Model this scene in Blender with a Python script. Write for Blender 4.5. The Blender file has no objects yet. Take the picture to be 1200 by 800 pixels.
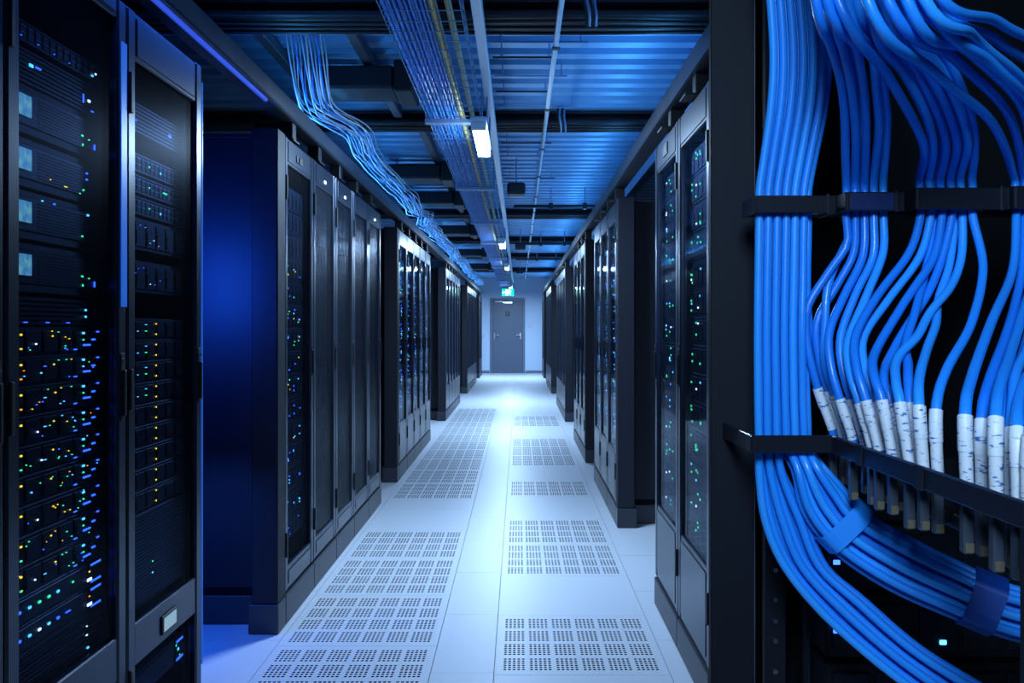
import bpy, math, random
from mathutils import Vector
R = random.Random(7)
sc = bpy.context.scene
COL = sc.collection
H = 1.2                     # eye height (m)
F = 1000.0                  # focal length in pixels of a 1200 px wide frame
VX, VY = 608.0, 384.0       # vanishing point of the aisle


def at(px, py, d):
    """World point of a pixel of the photograph at depth d along the aisle."""
    return Vector(((px - VX) * d / F, d, H - (py - VY) * d / F))


# ------------------------------------------------------------------ materials
def mat(name, color, rough=.5, metal=0., emit=None, es=0., spec=.5, coat=0., noise=None, bump=None):
    m = bpy.data.materials.new(name)
    m.use_nodes = True
    nt = m.node_tree
    b = nt.nodes['Principled BSDF']
    b.inputs['Base Color'].default_value = (*color, 1)
    b.inputs['Roughness'].default_value = rough
    b.inputs['Metallic'].default_value = metal
    b.inputs['Specular IOR Level'].default_value = spec
    b.inputs['Coat Weight'].default_value = coat
    if emit:
        b.inputs['Emission Color'].default_value = (*emit, 1)
        b.inputs['Emission Strength'].default_value = es
    tc = nt.nodes.new('ShaderNodeTexCoord')
    if noise:
        scale, amt, det = noise
        n = nt.nodes.new('ShaderNodeTexNoise')
        n.inputs['Scale'].default_value = scale
        n.inputs['Detail'].default_value = det
        nt.links.new(tc.outputs['Object'], n.inputs['Vector'])
        r = nt.nodes.new('ShaderNodeValToRGB')
        r.color_ramp.elements[0].position = .3
        r.color_ramp.elements[1].position = .7
        r.color_ramp.elements[0].color = (*[c * (1 - amt) for c in color], 1)
        r.color_ramp.elements[1].color = (*[min(1, c * (1 + amt)) for c in color], 1)
        nt.links.new(n.outputs['Fac'], r.inputs['Fac'])
        nt.links.new(r.outputs['Color'], b.inputs['Base Color'])
    if bump:
        scale, st = bump
        n2 = nt.nodes.new('ShaderNodeTexNoise')
        n2.inputs['Scale'].default_value = scale
        n2.inputs['Detail'].default_value = 3
        nt.links.new(tc.outputs['Object'], n2.inputs['Vector'])
        bp = nt.nodes.new('ShaderNodeBump')
        bp.inputs['Strength'].default_value = st
        bp.inputs['Distance'].default_value = .002
        nt.links.new(n2.outputs['Fac'], bp.inputs['Height'])
        nt.links.new(bp.outputs['Normal'], b.inputs['Normal'])
    return m


def glass(name, tint, blend, keep, base=(.02, .025, .035), rough=.05, floor_=.02):
    """Door pane: KEEP of the light passes, the rest is a dark sheet; a glossy film on top."""
    m = bpy.data.materials.new(name)
    m.use_nodes = True
    nt = m.node_tree
    nt.nodes.remove(nt.nodes['Principled BSDF'])
    out = nt.nodes['Material Output']
    tr = nt.nodes.new('ShaderNodeBsdfTransparent')
    tr.inputs['Color'].default_value = (*tint, 1)
    df = nt.nodes.new('ShaderNodeBsdfDiffuse')
    df.inputs['Color'].default_value = (*base, 1)
    gl = nt.nodes.new('ShaderNodeBsdfGlossy')
    gl.inputs['Roughness'].default_value = rough
    gl.inputs['Color'].default_value = (.9, .95, 1, 1)
    m1 = nt.nodes.new('ShaderNodeMixShader')
    m1.inputs[0].default_value = keep
    nt.links.new(df.outputs[0], m1.inputs[1])
    nt.links.new(tr.outputs[0], m1.inputs[2])
    lw = nt.nodes.new('ShaderNodeLayerWeight')
    lw.inputs['Blend'].default_value = .5
    pw = nt.nodes.new('ShaderNodeMath'); pw.operation = 'POWER'
    pw.inputs[1].default_value = 4.
    nt.links.new(lw.outputs['Facing'], pw.inputs[0])
    fr = nt.nodes.new('ShaderNodeMath'); fr.operation = 'MULTIPLY_ADD'
    fr.inputs[1].default_value = blend; fr.inputs[2].default_value = floor_
    nt.links.new(pw.outputs[0], fr.inputs[0])
    m2 = nt.nodes.new('ShaderNodeMixShader')
    nt.links.new(fr.outputs[0], m2.inputs[0])
    nt.links.new(m1.outputs[0], m2.inputs[1])
    nt.links.new(gl.outputs[0], m2.inputs[2])
    nt.links.new(m2.outputs[0], out.inputs[0])
    return m


M = {}
M['frame'] = mat('satin_dark_metal', (.052, .062, .088), .30, .75, noise=(3, .12, 2))
M['panel'] = mat('dark_panel', (.009, .011, .020), .55, .0, spec=.3, noise=(2, .1, 2))
M['plinth'] = mat('plinth_grey', (.035, .04, .055), .4, .3)
M['black'] = mat('black_plastic', (.008, .009, .012), .45)
M['inner'] = mat('black_interior', (.004, .005, .007), .9, spec=.1)
M['chassis'] = mat('server_chassis', (.005, .007, .011), .5, .2)
M['bezel'] = mat('server_bezel', (.013, .017, .027), .42, .4)
M['grille'] = mat('server_grille', (.12, .13, .17), .45, .5)
M['port'] = mat('port_black', (.004, .004, .005), .5)
M['chrome'] = mat('chrome', (.6, .65, .7), .2, 1.)
M['steel'] = mat('galvanised_wire', (.25, .36, .56), .4, .5)
M['rail'] = mat('rail_metal', (.11, .12, .145), .4, .5, noise=(4, .25, 3))
M['floor'] = mat('speckled_floor_tile', (.60, .64, .70), .40, 0., spec=.45, noise=(260, .10, 4))
M['sub'] = mat('sub_floor', (.012, .013, .016), .9)
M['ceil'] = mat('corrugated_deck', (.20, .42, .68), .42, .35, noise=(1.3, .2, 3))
M['wall'] = mat('painted_wall', (.54, .68, .88), .6, 0., noise=(1.1, .05, 3))
M['sidewall'] = mat('side_wall', (.14, .16, .2), .7)
M['door'] = mat('door_grey_blue', (.095, .13, .20), .45)
M['doorframe'] = mat('door_frame_grey', (.15, .19, .27), .45)
M['beam'] = mat('dark_beam', (.018, .022, .032), .5, .3, noise=(5, .4, 3))
M['pipe'] = mat('yellow_pipe', (.62, .50, .18), .35, .1, noise=(9, .25, 2))
M['conduit'] = mat('white_conduit', (.7, .76, .85), .35, .2)
M['blue'] = mat('blue_cable_jacket', (.018, .27, .88), .33, 0., spec=.5, coat=.15)
M['blue2'] = mat('blue_cable_jacket_light', (.026, .33, .94), .33, 0., spec=.5, coat=.15)
M['blue3'] = mat('blue_cable_jacket_deep', (.012, .21, .80), .36, 0., spec=.5, coat=.1)
M['strap'] = mat('blue_strap', (.006, .06, .34), .5)
M['black_strap'] = mat('black_clamp', (.012, .014, .022), .3, .2)
M['navy'] = mat('navy_strap', (.006, .018, .085), .4)
M['post'] = mat('post_black', (.008, .010, .016), .6, .0, spec=.2)
M['lamp'] = mat('lamp_diffuser', (.9, .95, 1), .4, 0., emit=(.55, .79, 1), es=40)
M['lamp_dim'] = mat('lamp_diffuser_dim', (.9, .95, 1), .4, 0., emit=(.55, .79, 1), es=8)
M['screw'] = mat('screw_steel', (.5, .55, .62), .25, 1.)
M['grey_cable'] = mat('grey_loose_cable', (.35, .45, .6), .4, .3)
M['switchplate'] = mat('switch_plate', (.5, .52, .55), .4)
M['exit_green'] = mat('exit_green', (.0, .4, .2), .4, 0., emit=(.0, .8, .38), es=2.6)
M['exit_white'] = mat('exit_white', (.9, .95, .9), .4, 0., emit=(.75, 1, .9), es=3.2)
M['window'] = mat('lit_window', (.3, .4, .45), .3, 0., emit=(.35, .55, .6), es=.5)
for nm, c, s in (('yellow', (1, .62, .02), 3), ('green', (.05, 1, .35), 2.4), ('cyan', (.1, .6, 1), 3.2),
                 ('blue', (.03, .12, 1), 4.5), ('white', (.7, .85, 1), 4), ('amber', (1, .3, .02), 3)):
    M['led_' + nm] = mat('led_' + nm, (.02, .02, .02), .4, 0., emit=c, es=s)
M['clear'] = glass('clear_glass', (.60, .68, .82), .02, .97, rough=.3, floor_=.004)
M['smoked'] = glass('smoked_glass', (.68, .76, .9), .22, .92, base=(.006, .008, .012))
M['mesh'] = glass('fine_mesh_door', (.8, .85, .92), .12, .72, (.012, .014, .02), .3)


M['edge'] = mat('edge_reflection_blue', (.02, .05, .2), .3, 0., emit=(.012, .11, .62), es=.75)  # weak emission standing in for blue reflections on the door edges
M['strip'] = mat('blue_strip', (.02, .05, .2), .4, 0., emit=(.04, .12, 1), es=.55)


def lcd_mat():
    m = mat('lcd_screen', (.05, .1, .15), .3, 0., emit=(.2, .5, .7), es=.95)
    nt = m.node_tree
    b = nt.nodes['Principled BSDF']
    tc = nt.nodes.new('ShaderNodeTexCoord')
    n = nt.nodes.new('ShaderNodeTexNoise')
    n.inputs['Scale'].default_value = 60
    nt.links.new(tc.outputs['Object'], n.inputs['Vector'])
    r = nt.nodes.new('ShaderNodeValToRGB')
    e = r.color_ramp.elements
    e[0].position = .4; e[0].color = (.10, .34, .62, 1)
    e[1].position = .66; e[1].color = (.25, .72, .62, 1)
    nt.links.new(n.outputs['Fac'], r.inputs['Fac'])
    nt.links.new(r.outputs['Color'], b.inputs['Emission Color'])
    return m


M['lcd'] = lcd_mat()


def label_mat():
    """White printed sleeve: broken lines of faint illegible print."""
    m = mat('printed_sleeve', (.6, .64, .68), .45)
    nt = m.node_tree
    b = nt.nodes['Principled BSDF']
    tc = nt.nodes.new('ShaderNodeTexCoord')
    mp = nt.nodes.new('ShaderNodeMapping')
    mp.inputs['Scale'].default_value = (1, 1, 3.2)
    n = nt.nodes.new('ShaderNodeTexNoise')
    n.inputs['Scale'].default_value = 90
    n.inputs['Detail'].default_value = 3
    nt.links.new(tc.outputs['Object'], mp.inputs['Vector'])
    nt.links.new(mp.outputs['Vector'], n.inputs['Vector'])
    r = nt.nodes.new('ShaderNodeValToRGB')
    e = r.color_ramp.elements
    e[0].position = .34; e[0].color = (.05, .16, .45, 1)
    e[1].position = .42; e[1].color = (.74, .78, .82, 1)
    nt.links.new(n.outputs['Fac'], r.inputs['Fac'])
    nt.links.new(r.outputs['Color'], b.inputs['Base Color'])
    return m


M['label'] = label_mat()
M['plug'] = mat('clear_plug', (.05, .06, .08), .2, 0., spec=.7)
M['gold'] = mat('contact_gold', (.6, .48, .3), .3, .8)


# ------------------------------------------------------------------ mesh builder
class MB:
    def __init__(s):
        s.v, s.f, s.mi, s.sm, s.ms = [], [], [], [], []

    def m(s, name):
        if name not in s.ms:
            s.ms.append(name)
        return s.ms.index(name)

    def add(s, vs, fs, mt, smooth=False):
        b = len(s.v)
        s.v += [tuple(v) for v in vs]
        k = s.m(mt)
        for f in fs:
            s.f.append([b + i for i in f]); s.mi.append(k); s.sm.append(smooth)
        return s

    def box(s, x0, x1, y0, y1, z0, z1, mt, c=0.):
        if x0 > x1: x0, x1 = x1, x0
        if y0 > y1: y0, y1 = y1, y0
        if z0 > z1: z0, z1 = z1, z0
        lo, hi = (x0, y0, z0), (x1, y1, z1)
        c = min(c, .45 * min(x1 - x0, y1 - y0, z1 - z0))
        if c <= 0:
            vs = [((x0, x1)[i & 1], (y0, y1)[i >> 1 & 1], (z0, z1)[i >> 2]) for i in range(8)]
            return s.add(vs, [(0, 2, 3, 1), (4, 5, 7, 6), (0, 1, 5, 4), (2, 6, 7, 3), (0, 4, 6, 2), (1, 3, 7, 5)], mt)
        vs, idx = [], {}
        for i in range(8):
            bits = (i & 1, i >> 1 & 1, i >> 2)
            for a in range(3):
                p = []
                for k in range(3):
                    e = (hi[k] if bits[k] else lo[k])
                    p.append(e if k == a else e + (-c if bits[k] else c))
                idx[(i, a)] = len(vs); vs.append(p)
        fs = []
        ctr = Vector(((x0 + x1) / 2, (y0 + y1) / 2, (z0 + z1) / 2))

        def face(ids):
            p = [Vector(vs[i]) for i in ids]
            n = (p[1] - p[0]).cross(p[2] - p[0])
            mid = sum(p, Vector()) / len(p) - ctr
            fs.append(tuple(ids) if n.dot(mid) > 0 else tuple(reversed(ids)))
        for a in range(3):
            o = [k for k in range(3) if k != a]
            for sd in (0, 1):
                q = []
                for (u, w) in ((0, 0), (1, 0), (1, 1), (0, 1)):
                    i = (sd << a) | (u << o[0]) | (w << o[1])
                    q.append(idx[(i, a)])
                face(q)
            for (u, w) in ((0, 0), (1, 0), (1, 1), (0, 1)):
                i0 = (u << o[0]) | (w << o[1]); i1 = i0 | (1 << a)
                face([idx[(i0, o[0])], idx[(i1, o[0])], idx[(i1, o[1])], idx[(i0, o[1])]])
        for i in range(8):
            face([idx[(i, 0)], idx[(i, 1)], idx[(i, 2)]])
        return s.add(vs, fs, mt)

    def tube(s, pts, r, mt, n=8, caps=True, flat=1.):
        pts = [Vector(p) for p in pts]
        vs, fs = [], []
        up = None
        for i, p in enumerate(pts):
            a = pts[max(0, i - 1)]; b = pts[min(len(pts) - 1, i + 1)]
            t = (b - a).normalized()
            if up is None:
                up = Vector((0, 0, 1)) if abs(t.z) < .9 else Vector((0, 1, 0))
            sd = t.cross(up).normalized()
            up = sd.cross(t).normalized()
            rr = r[i] if isinstance(r, (list, tuple)) else r
            for k in range(n):
                an = 2 * math.pi * k / n
                vs.append(p + sd * math.cos(an) * rr + up * math.sin(an) * rr * flat)
        for i in range(len(pts) - 1):
            for k in range(n):
                k2 = (k + 1) % n
                fs.append((i * n + k, i * n + k2, (i + 1) * n + k2, (i + 1) * n + k))
        s.add(vs, fs, mt, True)
        if caps:
            e = (len(pts) - 1) * n
            s.add([vs[k] for k in range(n)], [tuple(reversed(range(n)))], mt)
            s.add([vs[e + k] for k in range(n)], [tuple(range(n))], mt)
        return s

    def mesh(s, name):
        me = bpy.data.meshes.new(name)
        me.from_pydata(s.v, [], s.f)
        for n in s.ms:
            me.materials.append(M[n])
        me.polygons.foreach_set('material_index', s.mi)
        me.polygons.foreach_set('use_smooth', s.sm)
        me.update()
        return me


def put(name, mb, parent=None, loc=None, rz=0.):
    me = mb.mesh(name) if isinstance(mb, MB) else mb
    o = bpy.data.objects.new(name, me)
    COL.objects.link(o)
    if parent:
        o.parent = parent
    if loc is not None:
        o.location = loc
    if rz:
        o.rotation_euler = (0, 0, rz)
    return o


def tag(o, label, cat, group=None, kind=None):
    o['label'] = label
    o['category'] = cat
    if group: o['group'] = group
    if kind: o['kind'] = kind
    return o


def thing(name, label, cat, loc=(0, 0, 0), rz=0., group=None):
    o = bpy.data.objects.new(name, None)
    o.empty_display_size = .1
    COL.objects.link(o)
    o.location = loc; o.rotation_euler = (0, 0, rz)
    return tag(o, label, cat, group)


def struct(name, mb, label, cat):
    return tag(put(name, mb), label, cat, None, 'structure')


def spline(cp, n=8):
    """Catmull-Rom through control points."""
    cp = [Vector(p) for p in cp]
    P = [cp[0] * 2 - cp[1]] + cp + [cp[-1] * 2 - cp[-2]]
    out = []
    for i in range(1, len(P) - 2):
        a, b, c, d = P[i - 1], P[i], P[i + 1], P[i + 2]
        for k in range(n):
            t = k / n
            out.append(.5 * ((2 * b) + (c - a) * t + (2 * a - 5 * b + 4 * c - d) * t * t + (3 * b - a - 3 * c + d) * t ** 3))
    out.append(cp[-1])
    return out


ORD = ['first', 'second', 'third', 'fourth', 'fifth', 'sixth', 'seventh', 'eighth', 'ninth', 'tenth', 'eleventh',
       'twelfth', 'thirteenth', 'fourteenth', 'fifteenth', 'sixteenth', 'seventeenth', 'eighteenth', 'nineteenth',
       'twentieth', 'twenty-first', 'twenty-second', 'twenty-third', 'twenty-fourth']

# ------------------------------------------------------------------ room
XL, XR, Y0, Y1, ZC = -2.6, 2.2, -1.6, 22.6, 2.51
FX = [-.915, -.308, -.087, .525]
perfL = [2.61, 3.22, 3.83, 4.44] + [5.98 + .61 * k for k in range(11)]
perfR = [2.95, 4.13, 4.74, 6.08, 7.42, 8.03, 8.64, 10.4, 11.01]
TL = .61
g = .0012
mb = MB()


def slab(x0, x1, y0, y1):
    mb.box(x0 + g, x1 - g, y0 + g, y1 - g, -.03, 0, 'floor')


def column(x0, x1, starts, ymin, ymax):
    y = ymin
    for st in sorted(starts) + [ymax]:
        while y < st - 1e-6:
            e = min(y + TL, st)
            if st - e < .2: e = st
            slab(x0, x1, y, e)
            y = e
        y = st + TL


column(XL, FX[0], [], Y0, Y1)
column(FX[0], FX[1], perfL, Y0, Y1)
column(FX[1], FX[2], [], Y0 + .3, Y1)
column(FX[2], FX[3], perfR, Y0, Y1)
column(FX[3], XR, [], Y0, Y1)
mb.box(XL, XR, Y0, Y1, -.4, -.36, 'sub')
struct('floor', mb, 'pale speckled raised floor of square panels along the aisle', 'floor')


def perf_mesh(w, l):
    b = MB()
    nbx, nby, nx, ny = 6, 4, 5, 6
    mx, my = .022, .024
    bw, bl = (w - 2 * mx) / nbx, (l - 2 * my) / nby
    gx, gy = .013, .026
    xs = [0]
    holes_x = []
    for i in range(nbx):
        for k in range(nx):
            p = (bw - gx) / nx
            holes_x.append((mx + i * bw + gx / 2 + k * p, mx + i * bw + gx / 2 + (k + 1) * p))
    holes_y = []
    for i in range(nby):
        for k in range(ny):
            p = (bl - gy) / ny
            holes_y.append((my + i * bl + gy / 2 + k * p, my + i * bl + gy / 2 + (k + 1) * p))
    # plain strips between the hole rows and columns
    def strips(h, L):
        out, c = [], 0.
        for a, d in h:
            if a > c + 1e-6: out.append((c, a))
            c = d
        out.append((c, L))
        return out
    sx, sy = strips(holes_x, w), strips(holes_y, l)

    def quad(x0, x1, y0, y1):
        b.add([(x0, y0, 0), (x1, y0, 0), (x1, y1, 0), (x0, y1, 0)], [(0, 1, 2, 3)], 'floor')
    for a, d in sy:
        quad(0, w, a, d)
    for (c, e) in holes_y:
        for a, d in sx:
            quad(a, d, c, e)
    T = math.tan(math.pi / 8)
    for (c, e) in holes_y:
        for (a, d) in holes_x:
            cx, cy, r = (a + d) / 2, (c + e) / 2, .0056
            o = [(r, -r * T), (r, r * T), (r * T, r), (-r * T, r), (-r, r * T), (-r, -r * T), (-r * T, -r), (r * T, -r)]
            vs = [(d, c, 0), (d, e, 0), (a, e, 0), (a, c, 0)] + [(cx + u, cy + w_, 0) for u, w_ in o] + \
                 [(cx + u, cy + w_, -.022) for u, w_ in o]
            fs = [(0, 1, 5, 4), (1, 6, 5), (1, 2, 7, 6), (2, 8, 7), (2, 3, 9, 8), (3, 10, 9), (3, 0, 11, 10), (0, 4, 11)]
            b.add(vs, fs, 'floor')
            b.add(vs[4:], [(k, (k + 1) % 8, 8 + (k + 1) % 8, 8 + k) for k in range(8)], 'sub')
    # rim
    z = -.03
    b.add([(0, 0, 0), (w, 0, 0), (w, l, 0), (0, l, 0), (0, 0, z), (w, 0, z), (w, l, z), (0, l, z)],
          [(0, 4, 5, 1), (1, 5, 6, 2), (2, 6, 7, 3), (3, 7, 4, 0)], 'floor')
    return b.mesh('perforated_floor_tile')


mL = perf_mesh(FX[1] - FX[0] - 2 * g, TL - 2 * g)
mR = perf_mesh(FX[3] - FX[2] - 2 * g, TL - 2 * g)
for i, y in enumerate(perfL):
    tag(put('perforated_floor_tile', mL, None, (FX[0] + g, y + g, 0)),
        'pale perforated floor tile, %s from the camera in the left column of tiles' % ORD[i], 'floor tile',
        'perforated tiles beside the left cabinets')
for i, y in enumerate(perfR):
    tag(put('perforated_floor_tile', mR, None, (FX[2] + g, y + g, 0)),
        'pale perforated floor tile, %s from the camera in the right column of tiles' % ORD[i], 'floor tile',
        'perforated tiles beside the right cabinets')

# corrugated deck
mb = MB()
vs, fs, y, k = [], [], Y0, 0
P = .165
prof = []
while y < Y1 + P:
    for dy, z in ((0, ZC + .05), (.06, ZC + .05), (.075, ZC), (.15, ZC)):
        prof.append((y + dy, z))
    y += P
for (yy, z) in prof:
    vs += [(XL, yy, z), (XR, yy, z)]
for i in range(len(prof) - 1):
    fs.append((2 * i, 2 * i + 2, 2 * i + 3, 2 * i + 1))
mb.add(vs, fs, 'ceil')
mb.box(XL, XR, Y0, Y1 + .2, ZC + .06, ZC + .12, 'sub')
struct('ceiling', mb, 'blue-lit corrugated steel deck ceiling', 'ceiling')
DX0, DX1, DZ = -.765, .165, 1.985          # door opening in the end wall
mb = MB()
mb.box(XL, DX0, Y1, Y1 + .15, 0, ZC + .06, 'wall')
mb.box(DX1, XR, Y1, Y1 + .15, 0, ZC + .06, 'wall')
mb.box(DX0, DX1, Y1, Y1 + .15, DZ, ZC + .06, 'wall')
struct('wall_back', mb, 'pale blue painted end wall around the grey door', 'wall')
struct('wall_left', MB().box(XL - .1, XL, Y0, Y1, 0, ZC + .06, 'sidewall'), 'dim wall behind the left cabinets', 'wall')
struct('wall_right', MB().box(XR, XR + .1, Y0, Y1, 0, ZC + .06, 'sidewall'), 'dim wall behind the right cabinets', 'wall')
struct('wall_front', MB().box(XL, XR, Y0 - .1, Y0, 0, ZC + .06, 'sidewall'), 'wall behind the camera', 'wall')
mb = MB()
mb.box(XL, DX0 - .01, Y1 - .012, Y1 - .001, 0, .07, 'doorframe', .003)
mb.box(DX1 + .01, XR, Y1 - .012, Y1 - .001, 0, .07, 'doorframe', .003)
struct('baseboard_back', mb, 'low skirting along the end wall', 'baseboard')
# fascia the deck ends on above the right cabinets
struct('trim_1', MB().box(.83, .90, 3.75, Y1 - .01, 2.22, ZC - .002, 'ceil', .004), 'smooth blue fascia strip under the deck above the right cabinets', 'trim')

# door 1 (structure with parts)
d = bpy.data.objects.new('door_1', None); COL.objects.link(d); d.location = ((DX0 + DX1) / 2, Y1, 0)
tag(d, 'grey metal door with lever handle in the end wall', 'door', None, 'structure')
w2 = (DX1 - DX0) / 2 - .004
mb = MB()
mb.box(-w2, -w2 + .055, -.03, .14, .001, DZ - .004, 'doorframe', .004)
mb.box(w2 - .055, w2, -.03, .14, .001, DZ - .004, 'doorframe', .004)
mb.box(-w2 + .055, w2 - .055, -.03, .14, DZ - .07, DZ - .004, 'doorframe', .004)
put('door_frame', mb, d)
put('door_leaf', MB().box(-w2 + .058, w2 - .058, -.005, .04, .01, DZ - .074, 'door', .004), d)
mb = MB(); mb.box(-.13, .13, -.05, -.006, 1.845, 1.89, 'chrome', .006); mb.box(-.33, -.10, -.04, -.028, 1.885, 1.897, 'chrome')
put('door_closer', mb, d)
for s, nm in ((-1, 'door_handle'), (1, 'door_lock')):
    x = s * (w2 - .115)
    mb = MB(); mb.box(x - .022, x + .022, -.012, -.005, .90, 1.08, 'chrome', .003)
    mb.tube([(x, -.012, 1.01), (x, -.055, 1.01)], .011, 'chrome')
    mb.tube([(x, -.055, 1.01), (x - s * .11, -.055, 1.008)], .010, 'chrome')
    put(nm, mb, d)
mb = MB(); mb.box(-.055, .055, -.009, -.005, 1.51, 1.64, 'black', .001)
for q in range(3): mb.box(-.035 + .0 * q, .03 - .012 * q, -.0105, -.009, 1.60 - q * .03, 1.612 - q * .03, 'doorframe')
put('door_plate', mb, d)
put('threshold', MB().box(-w2 + .055, w2 - .055, -.03, .06, .001, .009, 'chrome', .002), d)

# exit sign
s = thing('exit_sign', 'green lit emergency exit sign above the grey door', 'sign', (-.29, Y1 - .16, 2.03))
put('housing', MB().box(-.165, .165, .004, .06, 0, .205, 'conduit', .008), s)
put('sign_face', MB().box(-.155, .155, -.002, .004, .012, .193, 'exit_green', .001), s)
mb = MB()
mb.box(-.06, .005, -.0045, -.002, .03, .175, 'exit_white')                     # doorway
def poly(pts):
    n = len(pts)
    mb.add([(x, -.006, z) for x, z in pts] + [(x, -.002, z) for x, z in pts],
           [tuple(range(n))] + [(i, i + n, (i + 1) % n + n, (i + 1) % n) for i in range(n)], 'exit_white')
poly([(.05 + .014 * math.cos(a), .158 + .014 * math.sin(a)) for a in [k * math.pi / 5 for k in range(10)]])
poly([(.03, .10), (.055, .095), (.065, .14), (.04, .145)])
poly([(.03, .10), (.05, .095), (.03, .06), (.0, .045), (-.004, .056), (.018, .07)])
poly([(.04, .10), (.057, .097), (.085, .07), (.075, .03), (.063, .032), (.068, .065)])
poly([(.062, .14), (.058, .125), (.085, .115), (.10, .135), (.09, .14), (.08, .128)])
poly([(-.145, .10), (-.11, .135), (-.11, .112), (-.075, .112), (-.075, .09), (-.11, .09), (-.11, .067)])
put('pictogram', mb, s)
mb = MB()
mb.tube([(-.1, .03, .2), (-.1, .03, ZC - 2.03)], .006, 'steel'); put('hanger', mb, s)
mb = MB(); mb.tube([(.1, .03, .2), (.1, .03, ZC - 2.03)], .006, 'steel'); put('hanger', mb, s)
# small wall fittings beside the door
for x, z, lb in ((-.95, .99, 'small pale switch plate on the end wall beside the door handle'),
                 (.30, 1.25, 'small pale plate high on the end wall beside the door lock')):
    t = thing('wall_switch', lb, 'switch', (x, Y1, z))
    put('plate', MB().box(-.04, .04, -.012, -.001, -.04, .04, 'switchplate', .003), t)
    put('rocker', MB().box(-.02, .02, -.018, -.012, -.025, .025, 'conduit', .002), t)

# ------------------------------------------------------------------ server cabinets
HC, DC = 1.985, 1.0
XLF, XRF = -.94, .59
_cache = {}


def cached(key, fn, nm):
    if key not in _cache:
        _cache[key] = fn().mesh(nm)
    return _cache[key]


def led_mesh(c, w=.006, h=.004):
    return cached(('led', c, w, h), lambda: MB().box(0, .003, -w / 2, w / 2, -h / 2, h / 2, 'led_' + c, .0008), 'indicator_light')


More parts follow.
